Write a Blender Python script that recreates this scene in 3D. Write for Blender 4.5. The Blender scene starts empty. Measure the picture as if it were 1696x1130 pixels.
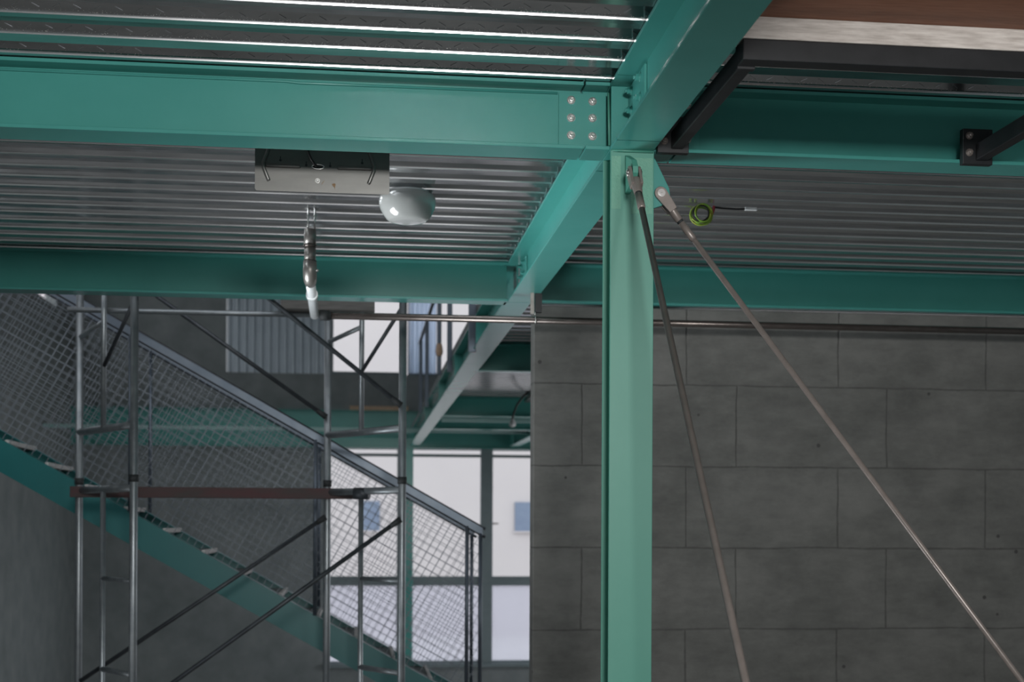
import bpy, bmesh, math, random
from mathutils import Vector, Matrix
random.seed(7)
S = bpy.context.scene
COL = S.collection
V = Vector

# ------------------------------------------------------------------ materials
def new_mat(name):
    m = bpy.data.materials.new(name); m.use_nodes = True
    nt = m.node_tree
    return m, nt, nt.nodes['Principled BSDF']

def N(nt, kind, **kw):
    n = nt.nodes.new(kind)
    for k, v in kw.items(): setattr(n, k, v)
    return n

def ramp(nt, stops):
    r = N(nt, 'ShaderNodeValToRGB')
    el = r.color_ramp.elements
    while len(el) < len(stops): el.new(0.5)
    for e, (p, c) in zip(el, stops):
        e.position = p; e.color = (c[0], c[1], c[2], 1) if not isinstance(c, float) else (c, c, c, 1)
    return r

def noise(nt, scale, detail=4, rough=0.6, stretch=None):
    tc = N(nt, 'ShaderNodeTexCoord')
    n = N(nt, 'ShaderNodeTexNoise'); n.inputs['Scale'].default_value = scale
    n.inputs['Detail'].default_value = detail; n.inputs['Roughness'].default_value = rough
    if stretch:
        mp = N(nt, 'ShaderNodeMapping'); mp.inputs['Scale'].default_value = stretch
        nt.links.new(tc.outputs['Object'], mp.inputs['Vector']); nt.links.new(mp.outputs['Vector'], n.inputs['Vector'])
    else:
        nt.links.new(tc.outputs['Object'], n.inputs['Vector'])
    return n

def mat(name, c1, c2=None, rough=0.5, metal=0.0, scale=6, bump=0.0, bscale=60, coat=0.0, stretch=None, rvar=0.0, spec=0.5):
    """plain procedural surface: two tones mixed by noise, optional fine bump"""
    m, nt, b = new_mat(name)
    c2 = c2 or c1
    n = noise(nt, scale, stretch=stretch)
    r = ramp(nt, [(0.3, c1), (0.7, c2)])
    nt.links.new(n.outputs['Fac'], r.inputs['Fac']); nt.links.new(r.outputs['Color'], b.inputs['Base Color'])
    b.inputs['Roughness'].default_value = rough; b.inputs['Metallic'].default_value = metal
    b.inputs['Coat Weight'].default_value = coat; b.inputs['Coat Roughness'].default_value = 0.25
    b.inputs['Specular IOR Level'].default_value = spec
    if rvar:
        mr = N(nt, 'ShaderNodeMapRange'); mr.inputs['To Min'].default_value = max(0.03, rough - rvar); mr.inputs['To Max'].default_value = rough + rvar
        nt.links.new(n.outputs['Fac'], mr.inputs['Value']); nt.links.new(mr.outputs['Result'], b.inputs['Roughness'])
    if bump:
        n2 = noise(nt, bscale, 3); bp = N(nt, 'ShaderNodeBump'); bp.inputs['Strength'].default_value = bump; bp.inputs['Distance'].default_value = 0.004
        nt.links.new(n2.outputs['Fac'], bp.inputs['Height']); nt.links.new(bp.outputs['Normal'], b.inputs['Normal'])
    return m

TEAL = mat('teal_paint', (0.054, 0.265, 0.235), (0.064, 0.288, 0.256), rough=0.27, scale=3, bump=0.025, bscale=30)
TEAL_SHADE = mat('deep_teal_paint', (0.010, 0.115, 0.118), (0.013, 0.128, 0.130), rough=0.3, scale=3)  # same teal as the beams, darkened to stand for shade on the stringers
TEALC = mat('teal_paint_column', (0.066, 0.262, 0.200), (0.078, 0.280, 0.216), rough=0.45, scale=3, bump=0.025, bscale=30)
STEEL = mat('brushed_stainless', (0.20, 0.172, 0.157), (0.25, 0.215, 0.198), rough=0.32, metal=0.25, scale=20, rvar=0.08)
ZINC = mat('bright_zinc', (0.62, 0.61, 0.60), (0.75, 0.74, 0.72), rough=0.25, metal=1.0, scale=40)
BLACK = mat('black_steel', (0.012, 0.014, 0.016), (0.022, 0.024, 0.027), rough=0.42, metal=0.2, scale=12)
SCAF = mat('scaffold_tube', (0.22, 0.25, 0.27), (0.34, 0.37, 0.39), rough=0.42, metal=0.75, scale=8, bump=0.1)
SCAFD = mat('scaffold_brace_dark', (0.035, 0.042, 0.05), (0.07, 0.08, 0.09), rough=0.5, metal=0.5, scale=9)
PLANKM = mat('scaffold_plank', (0.10, 0.10, 0.095), (0.16, 0.155, 0.145), rough=0.8, scale=7, stretch=(1, 8, 8))
REDM = mat('worn_red_board', (0.040, 0.041, 0.039), (0.075, 0.027, 0.03), rough=0.7, scale=3.2, stretch=(1, 3, 3))
PIPEG = mat('pipe_fitting_grey', (0.20, 0.19, 0.18), (0.30, 0.29, 0.27), rough=0.4, metal=0.7, scale=14)
PIPEW = mat('galvanised_pipe', (0.66, 0.71, 0.72), (0.78, 0.81, 0.82), rough=0.3, metal=0.2, scale=12)
PIPEB = mat('brown_steel_pipe', (0.10, 0.085, 0.078), (0.15, 0.13, 0.12), rough=0.24, metal=0.7, scale=10, stretch=(1, 5, 5))
TRAYM = mat('galvanised_sheet', (0.14, 0.14, 0.134), (0.175, 0.173, 0.165), rough=0.36, metal=0.6, scale=5, stretch=(1, 1, 4))
RUST = mat('rust_stain', (0.20, 0.12, 0.06), (0.26, 0.17, 0.10), rough=0.8, scale=60)
DARKM = mat('dark_recess', (0.02, 0.024, 0.026), rough=0.7)
RUBBER = mat('black_cable', (0.01, 0.011, 0.012), rough=0.5)
YELLOW = mat('green_yellow_wire', (0.34, 0.40, 0.03), (0.10, 0.30, 0.05), rough=0.45, scale=18)
REDW = mat('red_wire_tape', (0.30, 0.02, 0.04), rough=0.5)
WHITEP = mat('white_plastic', (0.6, 0.62, 0.62), rough=0.4)
TIMBER = mat('weathered_timber', (0.40, 0.36, 0.33), (0.66, 0.62, 0.58), rough=0.75, scale=10, stretch=(1, 9, 9), bump=0.2)
PLYM = mat('brown_plywood', (0.22, 0.085, 0.045), (0.32, 0.14, 0.08), rough=0.6, scale=8, stretch=(1, 10, 10))
FRAME = mat('window_frame_grey', (0.14, 0.185, 0.195), (0.165, 0.21, 0.22), rough=0.45)
RAILM = mat('handrail_steel', (0.09, 0.115, 0.145), (0.12, 0.145, 0.175), rough=0.4, metal=0.6)
RAILD = mat('handrail_lip', (0.03, 0.035, 0.042), rough=0.5, metal=0.5)
MESHM = mat('guard_mesh_wire', (0.13, 0.155, 0.18), (0.16, 0.185, 0.215), rough=0.5, metal=0.2)
NOSE = mat('tread_nosing', (0.42, 0.42, 0.41), (0.5, 0.5, 0.49), rough=0.6, scale=15)
TREAD = mat('stair_tread', (0.06, 0.075, 0.078), (0.085, 0.10, 0.10), rough=0.7, scale=15)
WOOD = mat('wood_strip', (0.46, 0.31, 0.21), (0.58, 0.42, 0.30), rough=0.7, scale=8, stretch=(1, 8, 8))
CORR = mat('corrugated_sheet', (0.46, 0.53, 0.58), (0.52, 0.59, 0.64), rough=0.45, metal=0.4, scale=3)
CONC = mat('concrete', (0.175, 0.20, 0.203), (0.245, 0.272, 0.275), rough=0.88, scale=2.2, bump=0.25, bscale=25)
FLOORM = mat('concrete_floor', (0.46, 0.45, 0.44), (0.54, 0.53, 0.52), rough=0.18, scale=1.3, bump=0.03, bscale=20)  # far floor toned pale and glossy to throw window light upward
DARKFLOOR = mat('raw_slab', (0.18, 0.18, 0.177), (0.23, 0.23, 0.224), rough=0.75, scale=1.1, bump=0.1, bscale=20)  # near floor toned dark so the deck reflects little light
RENDER = mat('pale_render', (0.575, 0.55, 0.56), (0.60, 0.575, 0.58), rough=0.9, scale=0.5)
NBWIN = mat('neighbour_window', (0.17, 0.22, 0.32), (0.20, 0.26, 0.36), rough=0.3)
YARD = mat('yard_paving', (0.56, 0.55, 0.54), (0.62, 0.61, 0.60), rough=0.9, scale=0.6)

def deck_mat():
    m, nt, b = new_mat('galvanised_deck')
    n = noise(nt, 5, 5, 0.6, stretch=(0.6, 3, 3))
    r = ramp(nt, [(0.3, (0.40, 0.41, 0.42)), (0.7, (0.54, 0.55, 0.56))])
    nt.links.new(n.outputs['Fac'], r.inputs['Fac'])
    tc = N(nt, 'ShaderNodeTexCoord')
    # zinc speckle and drops gathered along the lower edge of every rib
    mp = N(nt, 'ShaderNodeMapping'); mp.inputs['Scale'].default_value = (95, 230, 230)
    nt.links.new(tc.outputs['Object'], mp.inputs['Vector'])
    vo = N(nt, 'ShaderNodeTexVoronoi'); vo.inputs['Scale'].default_value = 1.0
    nt.links.new(mp.outputs['Vector'], vo.inputs['Vector'])
    sx = N(nt, 'ShaderNodeSeparateXYZ'); nt.links.new(tc.outputs['Object'], sx.inputs['Vector'])
    lo = N(nt, 'ShaderNodeMapRange'); lo.inputs['From Min'].default_value = 0.026; lo.inputs['From Max'].default_value = 0.009
    nt.links.new(sx.outputs['Z'], lo.inputs['Value'])
    n3 = noise(nt, 9, 2)
    mu = N(nt, 'ShaderNodeMath', operation='MULTIPLY'); nt.links.new(lo.outputs['Result'], mu.inputs[0]); nt.links.new(n3.outputs['Fac'], mu.inputs[1])
    mu2 = N(nt, 'ShaderNodeMath', operation='MULTIPLY'); nt.links.new(mu.outputs[0], mu2.inputs[0]); gt = N(nt, 'ShaderNodeMath', operation='GREATER_THAN'); nt.links.new(sx.outputs['Z'], gt.inputs[0]); gt.inputs[1].default_value = 0.0092
    ny = N(nt, 'ShaderNodeMath', operation='LESS_THAN'); nt.links.new(sx.outputs['Y'], ny.inputs[0]); ny.inputs[1].default_value = 5.5
    gy = N(nt, 'ShaderNodeMath', operation='MULTIPLY'); nt.links.new(gt.outputs[0], gy.inputs[0]); nt.links.new(ny.outputs[0], gy.inputs[1])
    mg = N(nt, 'ShaderNodeMath', operation='MULTIPLY'); nt.links.new(gy.outputs[0], mg.inputs[0]); mg.inputs[1].default_value = 0.55
    nt.links.new(mg.outputs[0], mu2.inputs[1])
    lt = N(nt, 'ShaderNodeMath', operation='LESS_THAN'); nt.links.new(vo.outputs['Distance'], lt.inputs[0]); nt.links.new(mu2.outputs[0], lt.inputs[1])
    mx = N(nt, 'ShaderNodeMixRGB'); mx.inputs['Color2'].default_value = (0.86, 0.84, 0.80, 1)
    nt.links.new(lt.outputs[0], mx.inputs['Fac']); nt.links.new(r.outputs['Color'], mx.inputs['Color1'])
    nt.links.new(mx.outputs['Color'], b.inputs['Base Color'])
    mt = N(nt, 'ShaderNodeMath', operation='MULTIPLY_ADD'); nt.links.new(lt.outputs[0], mt.inputs[0]); mt.inputs[1].default_value = -0.85; mt.inputs[2].default_value = 0.92
    nt.links.new(mt.outputs[0], b.inputs['Metallic'])
    rr = N(nt, 'ShaderNodeMapRange'); rr.inputs['To Min'].default_value = 0.10; rr.inputs['To Max'].default_value = 0.20
    nt.links.new(n.outputs['Fac'], rr.inputs['Value']); nt.links.new(rr.outputs['Result'], b.inputs['Roughness'])
    bp = N(nt, 'ShaderNodeBump'); bp.inputs['Strength'].default_value = 0.15; bp.inputs['Distance'].default_value = 0.001
    ad = N(nt, 'ShaderNodeMath', operation='ADD'); nt.links.new(lt.outputs[0], ad.inputs[0]); nt.links.new(n.outputs['Fac'], ad.inputs[1])
    nt.links.new(ad.outputs[0], bp.inputs['Height']); nt.links.new(bp.outputs['Normal'], b.inputs['Normal'])
    return m
DECK = deck_mat()
LIP = mat('galvanised_lip', (0.74, 0.745, 0.75), (0.82, 0.825, 0.83), rough=0.2, metal=0.95, scale=10, stretch=(1, 8, 8))  # deck lip made lighter than the sheet to brighten its highlight

def block_mat():
    m, nt, b = new_mat('concrete_blocks')
    tc = N(nt, 'ShaderNodeTexCoord'); mp = N(nt, 'ShaderNodeMapping')
    mp.inputs['Rotation'].default_value = (math.radians(-90), 0, 0)
    nt.links.new(tc.outputs['Object'], mp.inputs['Vector'])
    # joints from plain maths on x and z so the courses sit where the wall has them
    sx = N(nt, 'ShaderNodeSeparateXYZ'); nt.links.new(tc.outputs['Object'], sx.inputs['Vector'])
    def M(op, a, bb):
        q = N(nt, 'ShaderNodeMath', operation=op)
        for i, v in enumerate((a, bb)):
            if v is None: continue
            if isinstance(v, (int, float)): q.inputs[i].default_value = v
            else: nt.links.new(v, q.inputs[i])
        return q.outputs[0]
    wob = noise(nt, 2.5, 4)
    w = M('MULTIPLY', M('SUBTRACT', wob.outputs['Fac'], 0.5), 0.03)
    z = M('ADD', sx.outputs['Z'], w)
    row = M('DIVIDE', M('ADD', z, 0.735 + 5.7), 0.57)      # course height
    rowi = M('FLOOR', row, None)
    fz = M('ABSOLUTE', M('SUBTRACT', M('SUBTRACT', row, rowi), 0.5), None)
    dz = M('MULTIPLY', M('SUBTRACT', 0.5, fz), 0.57)
    odd = M('MODULO', rowi, 2.0)
    x = M('ADD', M('ADD', sx.outputs['X'], M('MULTIPLY', odd, 0.36)), w)
    cx = M('DIVIDE', M('SUBTRACT', x, 1.533 - 4.4), 1.1)
    fx = M('ABSOLUTE', M('SUBTRACT', M('SUBTRACT', cx, M('FLOOR', cx, None)), 0.5), None)
    dx = M('MULTIPLY', M('SUBTRACT', 0.5, fx), 1.1)
    d = M('MINIMUM', dz, dx)
    jn = noise(nt, 14, 4)
    wid = M('ADD', M('MULTIPLY', jn.outputs['Fac'], 0.010), -0.001)
    jm = N(nt, 'ShaderNodeMapRange'); jm.inputs['From Min'].default_value = 0.0
    nt.links.new(M('SUBTRACT', d, wid), jm.inputs['Value']); jm.inputs['From Min'].default_value = -0.004; jm.inputs['From Max'].default_value = 0.004
    n = noise(nt, 1.6, 8, 0.65); n2 = noise(nt, 5, 6, 0.7, stretch=(1, 1, 2.5))
    mixn = M('ADD', M('MULTIPLY', n.outputs['Fac'], 0.6), M('MULTIPLY', n2.outputs['Fac'], 0.4))
    r = ramp(nt, [(0.35, (0.095, 0.097, 0.092)), (0.68, (0.195, 0.196, 0.186))])
    nt.links.new(mixn, r.inputs['Fac'])
    # air holes
    vo = N(nt, 'ShaderNodeTexVoronoi'); vo.inputs['Scale'].default_value = 3.2
    nt.links.new(tc.outputs['Object'], vo.inputs['Vector'])
    hole = M('LESS_THAN', vo.outputs['Distance'], 0.045)
    mx = N(nt, 'ShaderNodeMixRGB'); mx.inputs['Color1'].default_value = (0.075, 0.075, 0.072, 1)
    nt.links.new(jm.outputs['Result'], mx.inputs['Fac']); nt.links.new(r.outputs['Color'], mx.inputs['Color2'])
    mh = N(nt, 'ShaderNodeMixRGB'); mh.inputs['Color2'].default_value = (0.06, 0.06, 0.058, 1)
    nt.links.new(hole, mh.inputs['Fac']); nt.links.new(mx.outputs['Color'], mh.inputs['Color1'])
    nt.links.new(mh.outputs['Color'], b.inputs['Base Color']); b.inputs['Roughness'].default_value = 0.9
    bp = N(nt, 'ShaderNodeBump'); bp.inputs['Strength'].default_value = 0.5; bp.inputs['Distance'].default_value = 0.008
    nt.links.new(M('ADD', M('MULTIPLY', jm.outputs['Result'], 0.7), mixn), bp.inputs['Height']); nt.links.new(bp.outputs['Normal'], b.inputs['Normal'])
    return m
BLOCK = block_mat()

def glass_mat(name, tint, frost):
    m, nt, b = new_mat(name)
    out = nt.nodes['Material Output']
    tr = N(nt, 'ShaderNodeBsdfTransparent'); tr.inputs['Color'].default_value = (*tint, 1)
    gl = N(nt, 'ShaderNodeBsdfGlossy'); gl.inputs['Roughness'].default_value = 0.03
    fr = N(nt, 'ShaderNodeFresnel'); fr.inputs['IOR'].default_value = 1.45
    mx = N(nt, 'ShaderNodeMixShader'); nt.links.new(fr.outputs[0], mx.inputs[0]); nt.links.new(tr.outputs[0], mx.inputs[1]); nt.links.new(gl.outputs[0], mx.inputs[2])
    last = tr
    if frost:
        tl = N(nt, 'ShaderNodeBsdfTranslucent'); tl.inputs['Color'].default_value = (0.76, 0.78, 0.84, 1)
        m2 = N(nt, 'ShaderNodeMixShader'); m2.inputs[0].default_value = frost
        nt.links.new(tr.outputs[0], m2.inputs[1]); nt.links.new(tl.outputs[0], m2.inputs[2]); last = m2
    nt.links.new(last.outputs[0], out.inputs['Surface'])
    return m
GLASS = glass_mat('clear_pane', (0.97, 0.98, 0.98), 0)
FROST = glass_mat('matt_pane', (0.86, 0.875, 0.92), 0.3)
CURTAIN = glass_mat('blue_film', (0.55, 0.68, 0.82), 0.55)

def opal_mat():
    m, nt, b = new_mat('opal_glass')
    n = noise(nt, 4, 2)
    r = ramp(nt, [(0.3, (0.36, 0.375, 0.365)), (0.7, (0.42, 0.43, 0.42))])
    nt.links.new(n.outputs['Fac'], r.inputs['Fac']); nt.links.new(r.outputs['Color'], b.inputs['Base Color'])
    b.inputs['Roughness'].default_value = 0.12; b.inputs['Subsurface Weight'].default_value = 0.25
    b.inputs['Subsurface Radius'].default_value = (0.03, 0.03, 0.03); b.inputs['Coat Weight'].default_value = 0.4
    return m
OPAL = opal_mat()

# ------------------------------------------------------------------ mesh helpers (world coordinates)
def box(bm, x0, x1, y0, y1, z0, z1):
    v = [bm.verts.new((x, y, z)) for x in (x0, x1) for y in (y0, y1) for z in (z0, z1)]
    for f in ((0, 1, 3, 2), (4, 6, 7, 5), (0, 4, 5, 1), (2, 3, 7, 6), (0, 2, 6, 4), (1, 5, 7, 3)):
        bm.faces.new([v[i] for i in f])

def obox(bm, c, ax, ay, az, hx, hy, hz):
    """box with its own axes"""
    c, ax, ay, az = V(c), V(ax).normalized(), V(ay).normalized(), V(az).normalized()
    v = [bm.verts.new(c + ax*hx*i + ay*hy*j + az*hz*k) for i in (-1, 1) for j in (-1, 1) for k in (-1, 1)]
    for f in ((0, 1, 3, 2), (4, 6, 7, 5), (0, 4, 5, 1), (2, 3, 7, 6), (0, 2, 6, 4), (1, 5, 7, 3)):
        bm.faces.new([v[i] for i in f])

def frame_of(d):
    d = V(d).normalized()
    a = V((0, 0, 1)) if abs(d.z) < 0.9 else V((1, 0, 0))
    p = d.cross(a).normalized(); q = d.cross(p).normalized()
    return d, p, q

def rings(bm, cs, seg, closed=True):
    """cs: list of (centre, p, q, rp, rq); skins the rings and caps the ends"""
    rs = []
    for c, p, q, rp, rq in cs:
        rs.append([bm.verts.new(V(c) + p*(rp*math.cos(2*math.pi*i/seg)) + q*(rq*math.sin(2*math.pi*i/seg))) for i in range(seg)])
    for a, b in zip(rs, rs[1:]):
        for i in range(seg):
            f = bm.faces.new((a[i], a[(i+1) % seg], b[(i+1) % seg], b[i])); f.smooth = seg > 7
    if closed:
        bm.faces.new(rs[0][::-1]); bm.faces.new(rs[-1])

def cyl(bm, a, b, r, r2=None, seg=16):
    a, b = V(a), V(b); d, p, q = frame_of(b - a)
    r2 = r if r2 is None else r2
    rings(bm, [(a, p, q, r, r), (b, p, q, r2, r2)], seg)

def tube(bm, pts, r, seg=10):
    pts = [V(p) for p in pts]; cs = []
    pp = None
    for i, c in enumerate(pts):
        d = (pts[min(i+1, len(pts)-1)] - pts[max(i-1, 0)]).normalized()
        if pp is None: _, p, q = frame_of(d)
        else:
            p = (pp - d*pp.dot(d)).normalized(); q = d.cross(p).normalized()
        pp = p
        rr = r[i] if isinstance(r, (list, tuple)) else r
        cs.append((c, p, q, rr, rr))
    rings(bm, cs, seg)

def prism(bm, poly, a, b):
    """poly of 3-D points translated from offset a to offset b"""
    A = [bm.verts.new(V(p) + V(a)) for p in poly]; B = [bm.verts.new(V(p) + V(b)) for p in poly]
    n = len(poly)
    bm.faces.new(A[::-1]); bm.faces.new(B)
    for i in range(n): bm.faces.new((A[i], A[(i+1) % n], B[(i+1) % n], B[i]))

def lathe(bm, c, prof, seg=48):
    c = V(c); rs = []
    for r, z in prof:
        rs.append([bm.verts.new(c + V((r*math.cos(2*math.pi*i/seg), r*math.sin(2*math.pi*i/seg), z))) for i in range(seg)])
    for a, b in zip(rs, rs[1:]):
        for i in range(seg):
            f = bm.faces.new((a[i], a[(i+1) % seg], b[(i+1) % seg], b[i])); f.smooth = True
    bm.faces.new(rs[0]); bm.faces.new(rs[-1][::-1])

def base_of(o):
    w = V((0, 0, 0))
    while o is not None: w = w + o.location; o = o.parent
    return w

def obj(name, build, m, parent=None, bevel=0.0, loc=None):
    bm = bmesh.new(); build(bm)
    off = base_of(parent) if parent else V(loc or (0, 0, 0))
    bmesh.ops.translate(bm, verts=bm.verts, vec=-off)
    bmesh.ops.recalc_face_normals(bm, faces=bm.faces)
    me = bpy.data.meshes.new(name); bm.to_mesh(me); bm.free()
    me.materials.append(m)
    o = bpy.data.objects.new(name, me); COL.objects.link(o)
    if parent: o.parent = parent
    else: o.location = off
    if bevel:
        md = o.modifiers.new('edge', 'BEVEL'); md.width = bevel; md.segments = 2; md.limit_method = 'ANGLE'; md.angle_limit = math.radians(50)
    return o

def tag(o, label, cat, group=None):
    o['label'] = label; o['category'] = cat; o['kind'] = 'thing'
    if group: o['group'] = group
    return o

def thing(name, label, cat, loc, group=None):
    o = bpy.data.objects.new(name, None); COL.objects.link(o); o.location = loc
    o.empty_display_size = 0.1
    return tag(o, label, cat, group)

def struct(name, build, m, label=None, parent=None, bevel=0.0):
    o = obj(name, build, m, parent, bevel)
    if not parent: o['kind'] = 'structure'
    if label: o['label'] = label
    return o

def bolt(parent, c, ax, s=1.0, name='bolt', m=None):
    """washer, hex nut and threaded end along ax"""
    c = V(c); d, p, q = frame_of(ax)
    def b(bm):
        cyl(bm, c, c + d*0.003*s, 0.0165*s, seg=24)
        cyl(bm, c + d*0.003*s, c + d*0.0055*s, 0.0155*s, 0.0135*s, seg=24)
        rings(bm, [(c + d*0.005*s, p, q, 0.013*s, 0.013*s), (c + d*0.0165*s, p, q, 0.013*s, 0.013*s), (c + d*0.018*s, p, q, 0.011*s, 0.011*s)], 6)
        rings(bm, [(c + d*0.016*s, p, q, 0.0075*s, 0.0075*s), (c + d*0.024*s, p, q, 0.0075*s, 0.0075*s), (c + d*0.026*s, p, q, 0.005*s, 0.005*s)], 14)
    return obj(name, b, m or ZINC, parent)

# ------------------------------------------------------------------ frame levels
ZB, ZT = 1.525, 1.80          # underside of the beams, underside of the deck
ZF = -3.3                     # floor
XL, XR = 1.007, 1.187         # flange edges of the long beams
XC = 0.5*(XL + XR)
Y1a, Y1b = 5.33, 5.502        # first cross beam
Y2a, Y2b = 9.05, 9.222        # second cross beam
LEFT, RIGHT = -5.5, 6.0
WL = -3.25                    # inner face of the side wall of the front bays
TF, TW = 0.015, 0.010

def beam_x(root, x0, x1, ya, yb, zb=ZB, zt=ZT - 0.0015, m=TEAL, prefix=''):
    yc = 0.5*(ya + yb)
    obj('top_flange', lambda bm: box(bm, x0, x1, ya, yb, zt - TF, zt), m, root, 0.0025)
    obj('web', lambda bm: box(bm, x0, x1, yc - TW/2, yc + TW/2, zb + TF, zt - TF), m, root)
    obj('bottom_flange', lambda bm: box(bm, x0, x1, ya, yb, zb, zb + TF), m, root, 0.0025)

def beam_y(root, y0, y1, xa=XL, xb=XR, zb=ZB, zt=ZT - 0.0015, m=TEAL):
    xc = 0.5*(xa + xb)
    obj('top_flange', lambda bm: box(bm, xa, xb, y0, y1, zt - TF, zt), m, root, 0.0025)
    obj('web', lambda bm: box(bm, xc - TW/2, xc + TW/2, y0, y1, zb + TF, zt - TF), m, root)
    obj('bottom_flange', lambda bm: box(bm, xa, xb, y0, y1, zb, zb + TF), m, root, 0.0025)

# ------------------------------------------------------------------ column with its stubs
Y1c = 0.5*(Y1a + Y1b)
col = thing('steel_column', 'pale teal steel column in front of the block wall, beams meeting at its top', 'column', (XC, Y1c, ZF))
CX0, CX1 = 1.010, 1.190
obj('front_flange', lambda bm: box(bm, CX0, CX1, Y1a, Y1a + 0.012, ZF + 0.02, ZB), TEALC, col, 0.002)
obj('rear_flange', lambda bm: box(bm, CX0, CX1, Y1b - 0.012, Y1b, ZF + 0.02, ZB), TEALC, col, 0.002)
obj('web', lambda bm: box(bm, XC - 0.004, XC + 0.004, Y1a + 0.012, Y1b - 0.012, ZF + 0.02, ZB), TEALC, col)
obj('base_plate', lambda bm: box(bm, CX0 - 0.06, CX1 + 0.06, Y1a - 0.06, Y1b + 0.06, ZF, ZF + 0.02), TEALC, col, 0.003)
SL, SR = 0.902, 1.287         # seams of the left and right stubs
def stub_left(bm):
    box(bm, SL + 0.004, XL, Y1a, Y1b, ZT - TF, ZT); box(bm, SL + 0.004, XL, Y1a, Y1b, ZB, ZB + TF)
    box(bm, SL + 0.004, XC - 0.005, Y1c - TW/2, Y1c + TW/2, ZB + TF, ZT - TF)
obj('beam_stub', stub_left, TEAL, col, 0.0025)
def stub_right(bm):
    box(bm, XR, SR - 0.004, Y1a, Y1b, ZT - TF, ZT); box(bm, XR, SR - 0.004, Y1a, Y1b, ZB, ZB + TF)
    box(bm, XC + 0.005, SR - 0.004, Y1c - TW/2, Y1c + TW/2, ZB + TF, ZT - TF)
obj('beam_stub', stub_right, TEAL, col, 0.0025)
YS0, YS1 = 5.193, 5.66
def stub_cross(bm):
    box(bm, XL, XR, YS0 + 0.003, YS1, ZT - TF, ZT); box(bm, XL, XR, YS0 + 0.003, YS1, ZB, ZB + TF)
    box(bm, XC - TW/2, XC + TW/2, YS0 + 0.003, YS1, ZB + TF, ZT - TF)
    for x0, x1 in ((XL + 0.004, XC - TW/2), (XC + TW/2, XR - 0.004)):          # stiffeners above both column flanges
        for y in (Y1a, Y1b - 0.012): box(bm, x0, x1, y, y + 0.012, ZB + TF, ZT - TF)
obj('crossing_stub', stub_cross, TEAL, col, 0.0025)
# weld seams at the head
def weld(bm):
    tube(bm, [(CX0 + 0.004, Y1a - 0.002, ZB - 0.003), (XC - 0.02, Y1a - 0.003, ZB - 0.0035), (CX1 - 0.004, Y1a - 0.002, ZB - 0.003)], 0.006, 8)
    tube(bm, [(XL - 0.001, Y1a + 0.01, ZB + TF + 0.003), (XL - 0.002, Y1a + 0.03, ZT - TF - 0.02)], 0.005, 8)
obj('weld_seam', weld, TEALC, col)
def lug_front(bm):
    prism(bm, [(0, 5.332, 1.505), (0, 5.20, 1.452), (0, 5.170, 1.418), (0, 5.168, 1.392), (0, 5.185, 1.372), (0, 5.215, 1.366), (0, 5.332, 1.345)], (1.069, 0, 0), (1.091, 0, 0))
obj('brace_lug', lug_front, TEALC, col, 0.002)
def lug_side(bm):
    prism(bm, [(1.19, 0, 1.523), (1.208, 0, 1.523), (1.272, 0, 1.395), (1.276, 0, 1.365), (1.262, 0, 1.335), (1.236, 0, 1.320), (1.19, 0, 1.305)], (0, 5.405, 0), (0, 5.425, 0))
obj('brace_lug', lug_side, TEAL, col, 0.002)
# primed patch rubbed around the front lug
def patch(bm):
    box(bm, CX0 + 0.004, 1.052, Y1a - 0.0012, Y1a + 0.001, 1.285, 1.500); box(bm, 1.095, CX1 - 0.006, Y1a - 0.0012, Y1a + 0.001, 1.268, 1.495)
PATCH = mat('touched_up_paint', (0.13, 0.345, 0.262), (0.16, 0.37, 0.28), rough=0.6, scale=9, bump=0.9, bscale=110)
obj('touch_up_coat', patch, PATCH, col)

# ------------------------------------------------------------------ cross beams, first line
b1 = thing('steel_beam', 'teal steel cross beam bolted with six bolts to the column head, left of it', 'beam', (-3.2, Y1c, ZB))
beam_x(b1, WL, SL - 0.004, Y1a, Y1b)
def plate1(bm):
    x0, x1, z0, z1, r = 0.806, 1.003, ZB + TF + 0.004, 1.778, 0.02
    pts = [(x0, 0, z0), (x1 - r*0.3, 0, z0)]
    pts += [(x1 - r + r*math.cos(t), 0, z0 + r + r*math.sin(t)) for t in [math.radians(k) for k in range(-60, 1, 15)]]
    pts += [(x1 - r + r*math.cos(t), 0, z1 - r + r*math.sin(t)) for t in [math.radians(k) for k in range(0, 91, 15)]]
    pts += [(0.917, 0, z1), (0.905, 0, z1 - 0.006), (0.893, 0, z1 - 0.006), (x0, 0, z1 - 0.006)]
    prism(bm, pts, (0, Y1c - TW/2 - 0.010, 0), (0, Y1c - TW/2 - 0.0005, 0))
pl = obj('splice_plate', plate1, TEAL, b1, 0.0015)
for xb, zs in ((0.857, (1.743, 1.670, 1.598)), (0.946, (1.741, 1.672, 1.597))):
    for z in zs: bolt(pl, (xb, Y1c - TW/2 - 0.010, z), (0, -1, 0), 1.05)
# bead of paint along the root of the top flange
obj('fillet', lambda bm: tube(bm, [(WL, Y1c - 0.006, ZT - TF - 0.012), (-0.3, Y1c - 0.006, ZT - TF - 0.012), (-0.25, Y1c - 0.006, ZT - TF - 0.016), (SL - 0.1, Y1c - 0.006, ZT - TF - 0.013)], 0.0055, 8), TEAL, b1)

b1r = thing('steel_beam', 'shaded teal cross beam running right from the column head behind the black bracket', 'beam', (3.5, Y1c, ZB))
beam_x(b1r, SR + 0.004, RIGHT, Y1a, Y1b)
def plate1r(bm): box(bm, 1.20, 1.40, Y1c - TW/2 - 0.010, Y1c - TW/2 - 0.0005, ZB + TF + 0.004, 1.775)
plr = obj('splice_plate', plate1r, TEAL, b1r, 0.0015)
for xb in (1.245, 1.345):
    for z in (1.742, 1.671, 1.598): bolt(plr, (xb, Y1c - TW/2 - 0.010, z), (0, -1, 0), 1.05)

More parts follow.
